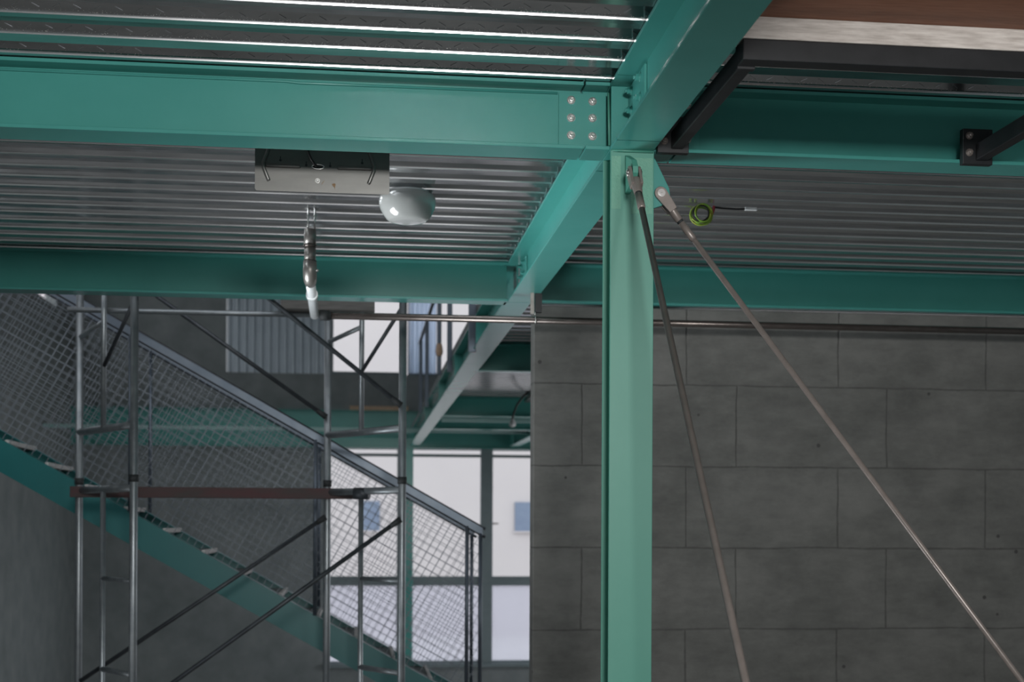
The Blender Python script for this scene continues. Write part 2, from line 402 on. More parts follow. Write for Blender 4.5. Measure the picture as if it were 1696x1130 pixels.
# ------------------------------------------------------------------ long beams
n1 = thing('steel_beam', 'teal long beam rising overhead towards the viewer from the column head, upper right', 'beam', (XC, 2.8, ZB))
beam_y(n1, 0.3, YS0 - 0.003)
def plate_n(bm): box(bm, XC - TW/2 - 0.011, XC - TW/2 - 0.0005, 5.02, 5.33, ZB + TF + 0.01, ZT - TF - 0.012)
pn = obj('splice_plate', plate_n, TEAL, n1, 0.0015)
for y in (5.10, 5.26):
    for z in (1.745, 1.667, 1.59): bolt(pn, (XC - TW/2 - 0.011, y, z), (-1, 0, 0), 1.05, m=TEAL)

n2 = thing('steel_beam', 'light teal long beam between the column head and the second cross beam', 'beam', (XC, 7.3, ZB))
beam_y(n2, YS1 + 0.006, Y2a + 0.05)
def plate_n2(bm):
    box(bm, XC - TW/2 - 0.011, XC - TW/2 - 0.0005, 8.66, 9.0, ZB + TF + 0.01, ZT - TF - 0.02)
p2 = obj('splice_plate', plate_n2, TEAL, n2, 0.0015)
for y in (8.74, 8.9):
    for z in (1.735, 1.66, 1.585): bolt(p2, (XC - TW/2 - 0.011, y, z), (-1, 0, 0), 1.05, m=TEAL)
def plate_n2b(bm): box(bm, XC + TW/2 + 0.0005, XC + TW/2 + 0.011, 5.56, 5.80, ZB + TF + 0.01, ZT - TF - 0.02)
p2b = obj('splice_plate', plate_n2b, TEAL, n2, 0.0015)

b2 = thing('steel_beam', 'teal second cross beam behind the white pipe, above the scaffold', 'beam', (-3.2, 9.13, ZB))
beam_x(b2, WL, XL - 0.002, Y2a, Y2b)
b2r = thing('steel_beam', 'dark teal second cross beam lying over the concrete block wall', 'beam', (3.5, 9.13, ZB))
beam_x(b2r, XR + 0.002, RIGHT, Y2a, Y2b)

FY = 26.4
n3 = thing('steel_beam', 'distant pale teal long beam slanting down from the pipe bracket towards the windows', 'beam', (XC, 17.5, ZB))
beam_y(n3, Y2a + 0.056, FY - 0.21, 0.985, 1.172)
for y in (11.4, 14.0, 16.8, 20.3):
    obj('stiffener', lambda bm, y=y: box(bm, 0.99, XC - 0.012, y, y + 0.014, ZB + TF, ZT - TF), TEAL, n3)
for (y, lab) in ((13.2, 'dark cross beam framing the first deck strip behind the block wall edge'), (18.85, 'dark cross beam just beyond the deck strip above the hanging bulb'), (21.5, 'farthest dark cross beam, close in front of the window wall')):
    t = thing('steel_beam', lab, 'beam', (3.5, y + 0.08, ZB), None)
    beam_x(t, 1.1725, RIGHT, y, y + 0.17)
t = thing('steel_beam', 'short pale long beam end beside the block wall above the right window', 'beam', (3.05, 24, ZB))
beam_y(t, 21.68, FY - 0.21, 2.95, 3.13)
t = thing('steel_beam', 'deep teal edge beam resting along the top of the lower windows', 'beam', (0, FY, 1.47))
obj('web', lambda bm: box(bm, LEFT, RIGHT, FY - 0.12, FY - 0.10, 1.49, 2.19), TEAL, t)
obj('top_flange', lambda bm: box(bm, LEFT, RIGHT, FY - 0.20, FY - 0.005, 2.19, 2.205), TEAL, t)
obj('bottom_flange', lambda bm: box(bm, LEFT, RIGHT, FY - 0.20, FY - 0.005, 1.475, 1.49), TEAL, t)
PALE = mat('pale_teal_rail', (0.26, 0.44, 0.42), (0.30, 0.48, 0.46), rough=0.45)  # pale bars added in place of lit flange edges on far beams
t = obj('tie_rail', lambda bm: box(bm, 1.18, RIGHT, 19.3, 19.36, 1.478, 1.535), PALE, None, 0.004, loc=(3, 19.3, 1.5))
tag(t, 'pale horizontal steel rail directly below the beam with the hanging bulb', 'rail')
t = obj('tie_rail', lambda bm: box(bm, LEFT, RIGHT, 24.0, 24.06, 1.638, 1.705), PALE, None, 0.004, loc=(0, 24, 1.65))
tag(t, 'long pale horizontal steel rail in front of the deep edge beam', 'rail')

# ------------------------------------------------------------------ deck (ceiling), floor, walls
PITCH, YD0 = 0.2095, 4.67
def deck_profile(y0, y1):
    """(y, z, lip) points; lip marks the smooth rolled lip at the foot of every front web"""
    k0 = math.floor((y0 - YD0)/PITCH); k1 = math.ceil((y1 - YD0)/PITCH)
    pts = []
    for k in range(k0, k1):
        y = YD0 + k*PITCH
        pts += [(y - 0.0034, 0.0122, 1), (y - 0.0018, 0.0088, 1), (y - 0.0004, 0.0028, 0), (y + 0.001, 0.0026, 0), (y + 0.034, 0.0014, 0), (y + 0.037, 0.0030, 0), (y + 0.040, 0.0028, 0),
                (y + 0.073, 0.0001, 0), (y + 0.079, 0.003, 0), (y + 0.098, 0.060, 0), (y + 0.104, 0.064, 0), (y + 0.150, 0.064, 0), (y + 0.155, 0.060, 0), (y + 0.168, 0.044, 0), (y + 0.174, 0.041, 0), (y + 0.201, 0.0150, 0)]
    return [p for p in pts if y0 <= p[0] <= y1]
def deck(bm, x0, x1, y0, y1, dents=True):
    pr = deck_profile(y0, y1)
    A = [bm.verts.new((x0, y, ZT + z)) for y, z, l in pr]; B = [bm.verts.new((x1, y, ZT + z)) for y, z, l in pr]
    for i in range(len(pr) - 1):
        f = bm.faces.new((A[i], A[i+1], B[i+1], B[i]))
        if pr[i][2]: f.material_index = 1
    if dents:
        # slanted pressed dimples along the front webs
        k0 = math.ceil((y0 - YD0)/PITCH) + 1; k1 = math.floor((y1 - YD0)/PITCH)
        nrm = V((0, -0.74, -0.67)); up = V((0, -0.67, 0.74))
        for k in range(k0, k1):
            y = YD0 + k*PITCH - 0.0205
            if y > 6: continue
            i = 0; x = max(x0, -2.3)
            while x < min(x1, 2.6):
                s = 1 if i % 2 else -1
                obox(bm, V((x, y, ZT + 0.0255)) + nrm*0.0003, V((s, 0, 0))*0.85 + up*0.5, V((s, 0, 0))*-0.5 + up*0.85, nrm, 0.014, 0.0018, 0.0022)
                x += 0.072; i += 1
def set_origin(o, z):
    for v in o.data.vertices: v.co.z -= z
    o.location.z += z
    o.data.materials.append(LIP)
ce = struct('ceiling', lambda bm: deck(bm, LEFT, RIGHT, 0.35, Y2b), DECK, 'ribbed galvanised steel deck lying on the teal beams'); set_origin(ce, ZT)
obj('concrete_topping', lambda bm: box(bm, LEFT, RIGHT, 0.3, Y2b, ZT + 0.068, ZT + 0.13), CONC, ce)
cf = struct('ceiling_far', lambda bm: deck(bm, 1.02, RIGHT, Y2b + 0.01, FY - 0.1, False), DECK, 'ribbed steel deck beyond the block wall'); set_origin(cf, ZT)
obj('concrete_topping', lambda bm: box(bm, 1.02, RIGHT, Y2b + 0.01, FY - 0.1, ZT + 0.068, ZT + 0.13), CONC, cf)
struct('ceiling_upper', lambda bm: box(bm, LEFT, RIGHT, 8.0, FY + 0.2, 6.2, 6.35), CONC, 'concrete roof over the upper storey')
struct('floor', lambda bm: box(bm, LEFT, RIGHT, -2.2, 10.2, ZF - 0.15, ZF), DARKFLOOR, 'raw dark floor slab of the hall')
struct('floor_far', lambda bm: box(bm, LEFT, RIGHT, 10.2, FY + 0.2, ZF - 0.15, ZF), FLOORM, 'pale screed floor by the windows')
struct('wall_back', lambda bm: box(bm, 1.193, RIGHT, 9.1, 9.275, ZF, 1.508), BLOCK, 'grey concrete block wall behind the column', bevel=0.006)
def leftw(bm):  # unseen wall; openings placed to light the beams and upper storey
    x0, x1 = WL - 0.2, WL
    box(bm, x0, x1, -2.2, 5.5, ZF, 1.77); box(bm, x0, x1, 8.2, 9.3, ZF, 1.77)
    box(bm, x0, x1, 5.5, 8.2, ZF, -3.15); box(bm, x0, x1, 5.5, 8.2, -0.5, 1.77)
    box(bm, LEFT, x0, 9.1, 9.3, ZF, 1.5)
    box(bm, LEFT - 0.2, LEFT, 9.1, FY + 0.2, ZF, 2.9); box(bm, LEFT - 0.2, LEFT, 9.1, 14.0, 2.9, 6.2); box(bm, LEFT - 0.2, LEFT, 25.0, FY + 0.2, 2.9, 6.2); box(bm, LEFT - 0.2, LEFT, 14.0, 25.0, 5.6, 6.2); box(bm, LEFT - 0.2, LEFT, 14.0, 25.0, 2.9, 3.9)
struct('wall_left', leftw, CONC, 'concrete side wall with long window openings')
def rear(bm):  # unseen wall; opening sized for light on the column and deck lips
    y0, y1 = -2.2, -2.0
    box(bm, LEFT, RIGHT, y0, y1, ZF, -2.2); box(bm, LEFT, RIGHT, y0, y1, 1.75, 6.2)
    for a, b in ((LEFT, -1.3), (-0.55, -0.45), (0.97, 1.07), (2.4, RIGHT)): box(bm, a, b, y0, y1, -2.2, 1.75)
struct('wall_rear', rear, CONC, 'concrete wall behind the viewer with a wide strip window')
def rightw(bm):  # unseen wall keeping the right side dark; far openings added for light
    x0, x1 = RIGHT, RIGHT + 0.2
    box(bm, x0, x1, -2.2, 11.0, ZF, 6.2); box(bm, x0, x1, 25.0, FY + 0.2, ZF, 6.2)
    box(bm, x0, x1, 11.0, 25.0, ZF, -2.6); box(bm, x0, x1, 11.0, 25.0, 1.3, 6.2)
struct('wall_right', rightw, CONC, 'concrete side wall with far windows')
def facade(bm):
    y0, y1 = FY, FY + 0.2
    box(bm, LEFT, -0.70, y0, y1, ZF, 1.475)                 # wall behind the stair
    box(bm, -0.70, RIGHT, y0, y1, ZF, -2.80)                # below the sill
    box(bm, LEFT, RIGHT, y0 + 0.02, y1, 2.2, 2.93)          # parapet of the upper storey
    box(bm, LEFT, -2.6, y0, y1, 2.93, 6.2); box(bm, 3.4, RIGHT, y0, y1, 2.93, 6.2); box(bm, -2.6, 3.4, y0, y1, 5.4, 6.2)
    box(bm, 4.6, RIGHT, y0, y1, -2.80, 1.475)
struct('wall_facade', facade, CONC, 'bare concrete end wall with the windows')
struct('trim_1', lambda bm: box(bm, -0.2, 0.95, FY - 0.10, FY + 0.018, 2.206, 2.30), WOOD, 'wooden strip along the foot of the parapet')

# windows of the end wall: frame with bars, panes as parts
def window(n, x0, x1, z0, z1, zt=None, fan=None, lower=FROST, w=0.055, label=None):
    def fr(bm):
        y0, y1 = FY + 0.03, FY + 0.11
        box(bm, x0, x0 + w, y0, y1, z0, z1); box(bm, x1 - w, x1, y0, y1, z0, z1)
        box(bm, x0 + w, x1 - w, y0, y1, z0, z0 + w); box(bm, x0 + w, x1 - w, y0, y1, z1 - w*0.4, z1)
        if zt: box(bm, x0 + w, x1 - w, y0, y1, zt[0], zt[1])
        if fan: box(bm, x0 + w, x1 - w, y0, y1, fan[0], fan[1])
    o = struct('window_%d' % n, fr, FRAME, label)
    yp = FY + 0.065
    def pane(za, zb, m): obj('pane', lambda bm: box(bm, x0 + w, x1 - w, yp, yp + 0.008, za, zb), m, o)
    if zt:
        pane(z0 + w, zt[0], lower); pane(zt[1], fan[0] if fan else z1 - w*0.4, GLASS)
        if fan: pane(fan[1], z1 - w*0.4, GLASS)
    else: pane(z0 + w, z1 - w*0.4, GLASS)
    return o
ZTR, FAN = (-1.245, -1.06), (1.315, 1.375)
window(1, -0.70, 0.80, -2.80, 1.475, ZTR, FAN, label='tall window behind the scaffold, left of the teal post')
window(2, 0.98, 2.46, -2.80, 1.475, ZTR, FAN, label='tall window between the teal post and the wide mullion')
w3 = window(3, 2.56, 4.6, -2.80, 1.475, ZTR, FAN, label='tall window beside the block wall edge')
def handle(bm):
    box(bm, 2.60, 2.64, FY + 0.01, FY + 0.03, -0.08, 0.10); box(bm, 2.61, 2.76, FY - 0.02, FY + 0.0, -0.02, 0.01)
    box(bm, 2.61, 2.63, FY - 0.02, FY + 0.02, -0.02, 0.01)
obj('handle', handle, PIPEG, w3)
def mull(bm): box(bm, 2.40, 2.64, FY - 0.06, FY + 0.03, -2.80, 1.475)
struct('trim_2', mull, FRAME, 'wide dark mullion between two windows')
struct('trim_3', lambda bm: box(bm, -0.70, 4.6, FY - 0.12, FY + 0.12, -2.86, -2.78), FRAME, 'dark sill under the windows')
window(4, -0.58, 0.92, 2.93, 5.4, label='bright upper window beyond the scaffold')
window(5, 0.94, 2.55, 2.93, 5.4, label='upper window half covered by blue film')
t = thing('steel_post', 'slim teal post standing between the lower windows behind the scaffold', 'post', (0.98, FY - 0.2, ZF))
obj('shaft', lambda bm: box(bm, 0.900, 1.050, FY - 0.24, FY - 0.10, ZF + 0.015, 1.475), TEAL, t, 0.006)
obj('base_plate', lambda bm: box(bm, 0.86, 1.09, FY - 0.28, FY - 0.06, ZF, ZF + 0.015), TEAL, t)
# corrugated cladding sheet on the upper storey, left of the window
def corr(bm, x0, x1, z0, z1, y, step, dep):
    xs = []; x = x0; i = 0
    while x < x1:
        for f, d in ((0, 0), (0.35, 0), (0.5, dep), (0.85, dep)):
            xs.append((x + step*f, y + d))
        x += step
    A = [bm.verts.new((x, yy, z0)) for x, yy in xs]; B = [bm.verts.new((x, yy, z1)) for x, yy in xs]
    A2 = [bm.verts.new((x, yy + 0.004, z0)) for x, yy in xs]; B2 = [bm.verts.new((x, yy + 0.004, z1)) for x, yy in xs]
    for i in range(len(xs) - 1):
        bm.faces.new((A[i], A[i+1], B[i+1], B[i])); bm.faces.new((A2[i], A2[i+1], B2[i+1], B2[i]))
t = obj('cladding_sheet', lambda bm: corr(bm, -2.58, -0.62, 2.931, 5.38, FY + 0.022, 0.155, 0.05), CORR, None, loc=(-1.6, FY, 2.93))
tag(t, 'grey vertically ribbed cladding sheet on the upper wall, far left behind the scaffold', 'cladding')
def film(bm):
    pts = []; n = 36
    for i in range(n + 1):
        x = 0.95 + 0.55*i/n; pts.append((x, FY - 0.10 + 0.025*math.sin(i*1.05) + 0.012*math.sin(i*2.3)))
    A = [bm.verts.new((x, y, 2.95)) for x, y in pts]; B = [bm.verts.new((x, y, 5.3)) for x, y in pts]
    for i in range(n):
        f = bm.faces.new((A[i], A[i+1], B[i+1], B[i])); f.smooth = True
    for v in list(bm.verts): pass
t = obj('film_curtain', film, CURTAIN, None, loc=(1.2, FY - 0.1, 2.95))
md = t.modifiers.new('thick', 'SOLIDIFY'); md.thickness = 0.003
tag(t, 'bluish folded plastic film hanging in the upper window', 'plastic sheet')

# ------------------------------------------------------------------ neighbour and yard outside
struct('yard', lambda bm: box(bm, -60, 60, -60, 70, ZF - 0.5, ZF - 0.2), YARD, 'paved yard outside')
nb = thing('building', 'pale rendered building seen through the windows', 'building', (0, 42, ZF - 0.2))
obj('wall', lambda bm: box(bm, -30, 30, 41.0, 50.0, ZF - 0.2, 9.0), RENDER, nb)
for x0, x1 in ((-3.9, -3.4), (0.12, 0.62), (4.80, 5.45), (9.0, 9.6)):
    f = obj('window', lambda bm, x0=x0, x1=x1: box(bm, x0, x1, 40.93, 41.02, -0.24, 0.66), NBWIN, nb)
    obj('sill', lambda bm, x0=x0, x1=x1: box(bm, x0 - 0.04, x1 + 0.04, 40.90, 41.02, -0.28, -0.24), RENDER, f)

# ------------------------------------------------------------------ tie rods
def tie_rod(label, pin, end, pin_axis, m=STEEL):
    pin, end, pa = V(pin), V(end), V(pin_axis).normalized()
    d = (end - pin).normalized(); nn = d.cross(pa).normalized()
    root = thing('tie_rod', label, 'brace rod', pin)
    def fork(bm):
        for s in (-1, 1):                                     # two cheeks with a round nose
            prof = [(0.086, 0.018), (0.05, 0.022), (0.0, 0.0265)]
            pts = [pin + d*a + nn*b for a, b in prof]
            for k in range(15, 180, 15):
                t = math.radians(k); pts.append(pin - d*0.0285*math.sin(t) + nn*0.0265*math.cos(t))
            pts += [pin + d*a - nn*b for a, b in reversed(prof)]
            o0, o1 = pa*(0.0125*s), pa*(0.024*s)
            prism(bm, pts, o0, o1)
        rings(bm, [(pin + d*0.048, pa, nn, 0.022, 0.020), (pin + d*0.075, pa, nn, 0.0235, 0.0195), (pin + d*0.105, pa, nn, 0.0195, 0.0175), (pin + d*0.135, pa, nn, 0.0165, 0.0165)], 24)
    fk = obj('fork_end', fork, m, root, 0.002)
    def pinb(bm):
        cyl(bm, pin - pa*0.031, pin + pa*0.031, 0.011, seg=20)
        for s in (-1, 1):
            cyl(bm, pin + pa*(0.0245*s), pin + pa*(0.0285*s), 0.0165, seg=24)
            for k in range(3):
                t = k*2.094; w = d*math.cos(t) + nn*math.sin(t)
                obox(bm, pin + pa*(0.0305*s) + w*0.005, w, pa, w.cross(pa), 0.006, 0.0015, 0.0018)
    obj('pin', pinb, ZINC, fk)
    obj('lock_nut', lambda bm: cyl(bm, pin + d*0.134, pin + d*0.146, 0.0145, seg=18), DARKM, root)
    obj('sleeve', lambda bm: rings(bm, [(pin + d*0.145, pa, nn, 0.0155, 0.0155), (pin + d*0.225, pa, nn, 0.0155, 0.0155), (pin + d*0.235, pa, nn, 0.0125, 0.0125)], 20), m, root)
    obj('rod', lambda bm: cyl(bm, pin + d*0.23, end, 0.0122, seg=24), m, root)
    obj('anchor_plate', lambda bm: box(bm, end.x - 0.09, end.x + 0.09, end.y - 0.09, end.y + 0.09, ZF, ZF + 0.02), m, root, 0.003)
    return root
s1 = (ZF + 0.02 - 1.398)/(-0.442 - 1.398)
tie_rod('dark steel tie rod running down in front of the column from its front lug', (1.08, 5.20, 1.398), (1.08, 5.20 + s1*(3.63 - 5.20), ZF + 0.02), (1, 0, 0))
s2 = (ZF + 0.02 - 1.371)/(0.781 - 1.371)
tie_rod('dark steel tie rod slanting down right from the side of the column', (1.235, 5.415, 1.371), (1.235 + s2*0.462, 5.415, ZF + 0.02), (0, 1, 0))

# ------------------------------------------------------------------ black bracket, timber, plywood
br = thing('support_bracket', 'black square-tube bracket beside the overhead long beam, carrying the timber', 'bracket', (1.28, 5.2, ZB))
for xa in (1.252, 2.552):
    am = obj('arm', lambda bm, xa=xa: box(bm, xa, xa + 0.050, 4.32, 5.295, 1.5275, 1.597), BLACK, br, 0.004)
    ep = obj('end_plate', lambda bm, xa=xa: box(bm, xa - 0.055, xa + 0.075, 5.296, 5.328, 1.512, 1.66), BLACK, br, 0.002)
    bolt(ep, (xa - 0.028, 5.296, 1.56), (0, -1, 0), 0.95, m=STEEL); bolt(ep, (xa - 0.028, 5.296, 1.63), (0, -1, 0), 0.95, m=STEEL)
obj('crossbar', lambda bm: box(bm, 1.245, 2.61, 4.250, 4.318, 1.530, 1.600), BLACK, br, 0.004)
obj('joint_collar', lambda bm: box(bm, 1.246, 1.308, 4.318, 4.345, 1.522, 1.603), BLACK, br, 0.003)
t = obj('timber_bearer', lambda bm: box(bm, 1.13, 2.75, 4.250, 4.312, 1.6005, 1.674), TIMBER, None, 0.003, loc=(1.9, 4.28, 1.60))
tag(t, 'weathered grey timber bearer lying on the black bracket', 'timber')
t = obj('plywood_sheet', lambda bm: box(bm, 1.125, 2.75, 3.2, 4.318, 1.6745, 1.693), PLYM, None, 0.001, loc=(1.9, 3.8, 1.6745))
tag(t, 'reddish brown plywood sheet lying on the timber bearer, top right corner', 'plywood')

# ------------------------------------------------------------------ galvanised tray hanging behind the first beam
tr = thing('metal_tray', 'galvanised sheet metal plate with pressed arrow ribs hanging behind the cross beam', 'metal plate', (-0.165, 5.85, 1.44))
TX0, TX1, TZ0, TZ1, TY = -0.457, 0.124, 1.4395, 1.668, 5.85
def tsheet(bm):
    r = 0.012; pts = []
    for cx, cz, a0 in ((TX1 - r, TZ0 + r, -90), (TX1 - r, TZ1 - r, 0), (TX0 + r, TZ1 - r, 90), (TX0 + r, TZ0 + r, 180)):
        for k in range(0, 91, 15):
            t_ = math.radians(a0 + k); pts.append((cx + r*math.cos(t_), 0, cz + r*math.sin(t_)))
    prism(bm, pts, (0, TY, 0), (0, TY + 0.0025, 0))
    for x in (TX0 + 0.001, TX1 - 0.003): box(bm, x, x + 0.002, TY + 0.002, TY + 0.035, TZ0 + 0.02, TZ1 - 0.02)
obj('sheet', tsheet, TRAYM, tr)
TXC = -0.182
def rib(bm, s):
    y = TY - 0.001
    tip = (TXC + s*0.236, y, 1.5495)
    def ridge(pts):
        tube(bm, pts, [0.006] + [0.0085]*(len(pts) - 2) + [0.006], 12)
    ridge([(TXC + s*0.080, y, 1.549), (TXC + s*0.086, y, 1.549), (TXC + s*0.222, y, 1.5495), (TXC + s*0.230, y, 1.5495)])
    ridge([(TXC + s*0.214, y, 1.482), (TXC + s*0.217, y, 1.488), (TXC + s*0.238, y, 1.540), tip, (TXC + s*0.240, y, 1.560), (TXC + s*0.217, y, 1.622), (TXC + s*0.214, y, 1.628)])
for s in (-1, 1): obj('pressed_rib', lambda bm, s=s: rib(bm, s), TRAYM, tr)
obj('screw', lambda bm: (cyl(bm, (TXC - 0.006, TY + 0.001, 1.490), (TXC - 0.006, TY - 0.003, 1.490), 0.0105, seg=20), cyl(bm, (TXC - 0.006, TY - 0.002, 1.490), (TXC - 0.006, TY - 0.008, 1.490), 0.0075, 0.005, seg=16)), ZINC, tr)
def grom(bm):
    c = V((TXC - 0.004, TY - 0.001, 1.551)); pts = []
    for k in range(25):
        t_ = 2*math.pi*k/24; pts.append(c + V((0.026*math.cos(t_), 0, 0.010*math.sin(t_))))
    tube(bm, pts, 0.0035, 8)
gm = obj('cable_slot', grom, ZINC, tr)
obj('slot_hole', lambda bm: rings(bm, [((TXC - 0.004, TY + 0.0005, 1.551), V((1, 0, 0)), V((0, 0, 1)), 0.024, 0.009), ((TXC - 0.004, TY - 0.0008, 1.551), V((1, 0, 0)), V((0, 0, 1)), 0.024, 0.009)], 20), DARKM, gm)
for x, z in ((-0.348, 1.574), (0.005, 1.574), (TXC - 0.055, 1.556), (TXC + 0.048, 1.556)):
    def key(bm, x=x, z=z):
        cyl(bm, (x, TY + 0.0005, z), (x, TY - 0.0008, z), 0.0055, seg=14); box(bm, x - 0.002, x + 0.002, TY - 0.0008, TY + 0.0005, z, z + 0.017)
    obj('keyhole', key, DARKM, tr)
for cx, cz, pts in ((-0.118, 1.470, ((-.008, .008), (.004, .012), (.009, .006), (.006, -.004), (.005, -.02), (.003, -.006), (-.004, -.002))),
                    (-0.167, 1.484, ((-.004, -.008), (.006, .006), (.010, .007), (.004, .0), (-.002, -.010)))):
    obj('rust_stain', lambda bm, cx=cx, cz=cz, pts=pts: prism(bm, [(cx + a, 0, cz + b) for a, b in pts], (0, TY - 0.0006, 0), (0, TY + 0.0005, 0)), RUST, tr)
for x in (-0.36, 0.03):
    obj('hanger_strap', lambda bm, x=x: box(bm, x - 0.012, x + 0.012, TY + 0.003, TY + 0.006, 1.60, ZT + 0.002), TRAYM, tr)
cb = obj('cable', lambda bm: tube(bm, [(-0.242, 5.83, 1.80), (-0.238, 5.825, 1.70), (-0.232, 5.82, 1.63), (-0.226, 5.82, 1.60), (-0.216, 5.825, 1.578), (-0.200, 5.838, 1.558), (-0.190, 5.848, 1.5515)], 0.0055, 10), RUBBER, None, loc=(-0.2, 5.84, 1.55))
tag(cb, 'black cable curving into the slot of the galvanised plate', 'cable')

# ------------------------------------------------------------------ round ceiling lamp
lp = thing('ceiling_lamp', 'round white opal glass lamp mounted under the ribbed deck', 'lamp', (0.252, 7.24, ZT))
lathe_c = (0.252, 7.24, ZT)
obj('base', lambda bm: lathe(bm, lathe_c, [(0.115, 0.0), (0.118, -0.006), (0.118, -0.030), (0.112, -0.034)]), WHITEP, lp)
obj('glass_bowl', lambda bm: lathe(bm, lathe_c, [(0.118, -0.010), (0.140, -0.016), (0.151, -0.030), (0.155, -0.052), (0.154, -0.070), (0.146, -0.098), (0.131, -0.126), (0.114, -0.148), (0.104, -0.156), (0.098, -0.1595), (0.090, -0.1600), (0.084, -0.163), (0.060, -0.166), (0.002, -0.166)], 64), OPAL, lp)

# ------------------------------------------------------------------ pipes
PX, PY = -0.290, 7.75
pp = thing('drop_pipe', 'grey and white pipe dropping from the deck and running back under the second beam', 'pipe', (PX, PY, ZT))
obj('cap', lambda bm: rings(bm, [((PX, PY, 1.695), V((1, 0, 0)), V((0, 1, 0)), 0.026, 0.026), ((PX, PY, 1.69), V((1, 0, 0)), V((0, 1, 0)), 0.034, 0.034), ((PX, PY, 1.60), V((1, 0, 0)), V((0, 1, 0)), 0.036, 0.036)], 24), PIPEG, pp)
obj('band', lambda bm: cyl(bm, (PX, PY, 1.603), (PX, PY, 1.590), 0.0385, seg=24), PIPEB, pp)
obj('upper_pipe', lambda bm: cyl(bm, (PX, PY, 1.592), (PX, PY, 1.500), 0.033, seg=24), PIPEG, pp)
obj('band', lambda bm: cyl(bm, (PX, PY, 1.512), (PX, PY, 1.500), 0.0375, seg=24), PIPEB, pp)
def elb(bm):
    tube(bm, [(PX, PY, 1.505), (PX, PY, 1.455), (PX, PY + 0.012, 1.425), (PX, PY + 0.040, 1.407), (PX, PY + 0.080, 1.400)], [0.038, 0.040, 0.040, 0.038, 0.034], 20)
obj('elbow', elb, PIPEG, pp)
obj('elbow_screw', lambda bm: cyl(bm, (PX + 0.03, PY - 0.01, 1.455), (PX + 0.052, PY - 0.015, 1.452), 0.008, seg=12), ZINC, pp)
Q0, Q1 = V((PX, PY + 0.06, 1.402)), V((-0.296, 8.70, 1.35))
obj('lower_pipe', lambda bm: tube(bm, [Q0, Q0.lerp(Q1, 0.5), Q1 + V((0.0, 0.02, -0.003))], 0.0285, 20), PIPEW, pp)
Qm, Qn = Q0.lerp(Q1, 0.36), Q0.lerp(Q1, 0.42)
obj('coupling', lambda bm: cyl(bm, Qm, Qn, 0.036, seg=20), PIPEW, pp)
for dx in (-0.012, 0.026):
    obj('hanger_rod', lambda bm, dx=dx: cyl(bm, (PX + dx, PY, 1.685), (PX + dx, PY, ZT + 0.03), 0.005, seg=10), ZINC, pp)
obj('hanger_nut', lambda bm: (cyl(bm, (PX - 0.012, PY, 1.765), (PX - 0.012, PY, 1.775), 0.011, seg=6), cyl(bm, (PX + 0.026, PY, 1.765), (PX + 0.026, PY, 1.775), 0.011, seg=6)), ZINC, pp)

hp = thing('horizontal_pipe', 'long brown steel pipe running across under the second beam to the right', 'pipe', (2, 8.7, 1.35))
obj('tube', lambda bm: cyl(bm, (-0.255, 8.735, 1.349), (RIGHT, 8.735, 1.349), 0.0235, seg=24), PIPEB, hp)
obj('coupling', lambda bm: (cyl(bm, (-0.262, 8.735, 1.349), (-0.200, 8.735, 1.349), 0.034, seg=20), cyl(bm, (-0.205, 8.735, 1.349), (-0.19, 8.735, 1.349), 0.029, seg=20)), DARKM, hp)
hg = thing('pipe_hanger', 'small two-tone bracket clamping the brown pipe under the long beam', 'bracket', (1.14, 8.735, 1.37))
obj('plate', lambda bm: box(bm, 1.116, 1.140, 8.70, 8.706, 1.385, ZB), PIPEG, hg)
obj('channel', lambda bm: box(bm, 1.150, 1.195, 8.715, 8.765, 1.40, ZB), BLACK, hg)
def loop(bm):
    pts = [V((1.152 + 0.0, 8.735 + 0.028*math.sin(2*math.pi*k/24), 1.349 + 0.028*math.cos(2*math.pi*k/24))) for k in range(25)]
    tube(bm, pts, 0.004, 8); cyl(bm, (1.152, 8.735, 1.376), (1.152, 8.735, 1.41), 0.005, seg=10)
obj('clamp_ring', loop, ZINC, hg)

# ------------------------------------------------------------------ cable coil on the right deck
cc = thing('cable_coil', 'small coil of green and yellow wire hanging from the deck at right', 'cable', (1.93, 7.36, ZT))
def coil(bm):
    pts = []; c = V((1.915, 7.34, 1.752)); rnd = random.Random(3)
    for k in range(24*5 + 1):
        t_ = 2*math.pi*k/24; j = k/24
        pts.append(c + V(((0.052 + 0.009*math.sin(j*2.1))*math.cos(t_) + 0.010*math.sin(j*3.1), -0.006*j + 0.01, (0.050 + 0.008*math.cos(j*1.7))*math.sin(t_) + 0.006*math.cos(j*2.7))))
    tube(bm, pts, 0.0048, 8)
obj('wire_loops', coil, YELLOW, cc)
obj('dark_wire', lambda bm: tube(bm, [V((1.905 + 0.046*math.cos(k*0.3), 7.325, 1.757 + 0.044*math.sin(k*0.3))) for k in range(28)], 0.0045, 8), RUBBER, cc)
obj('wire_end', lambda bm: tube(bm, [(1.962, 7.33, 1.748), (1.975, 7.33, 1.760), (1.982, 7.33, 1.785), (1.985, 7.34, 1.801)], 0.008, 8), REDW, cc)
obj('supply_cable', lambda bm: tube(bm, [(1.985, 7.34, 1.797), (2.04, 7.34, 1.792), (2.12, 7.34, 1.790), (2.18, 7.34, 1.793)], 0.006, 8), RUBBER, cc)
obj('clip', lambda bm: box(bm, 2.165, 2.235, 7.33, 7.35, 1.785, 1.802), WHITEP, cc, 0.002)

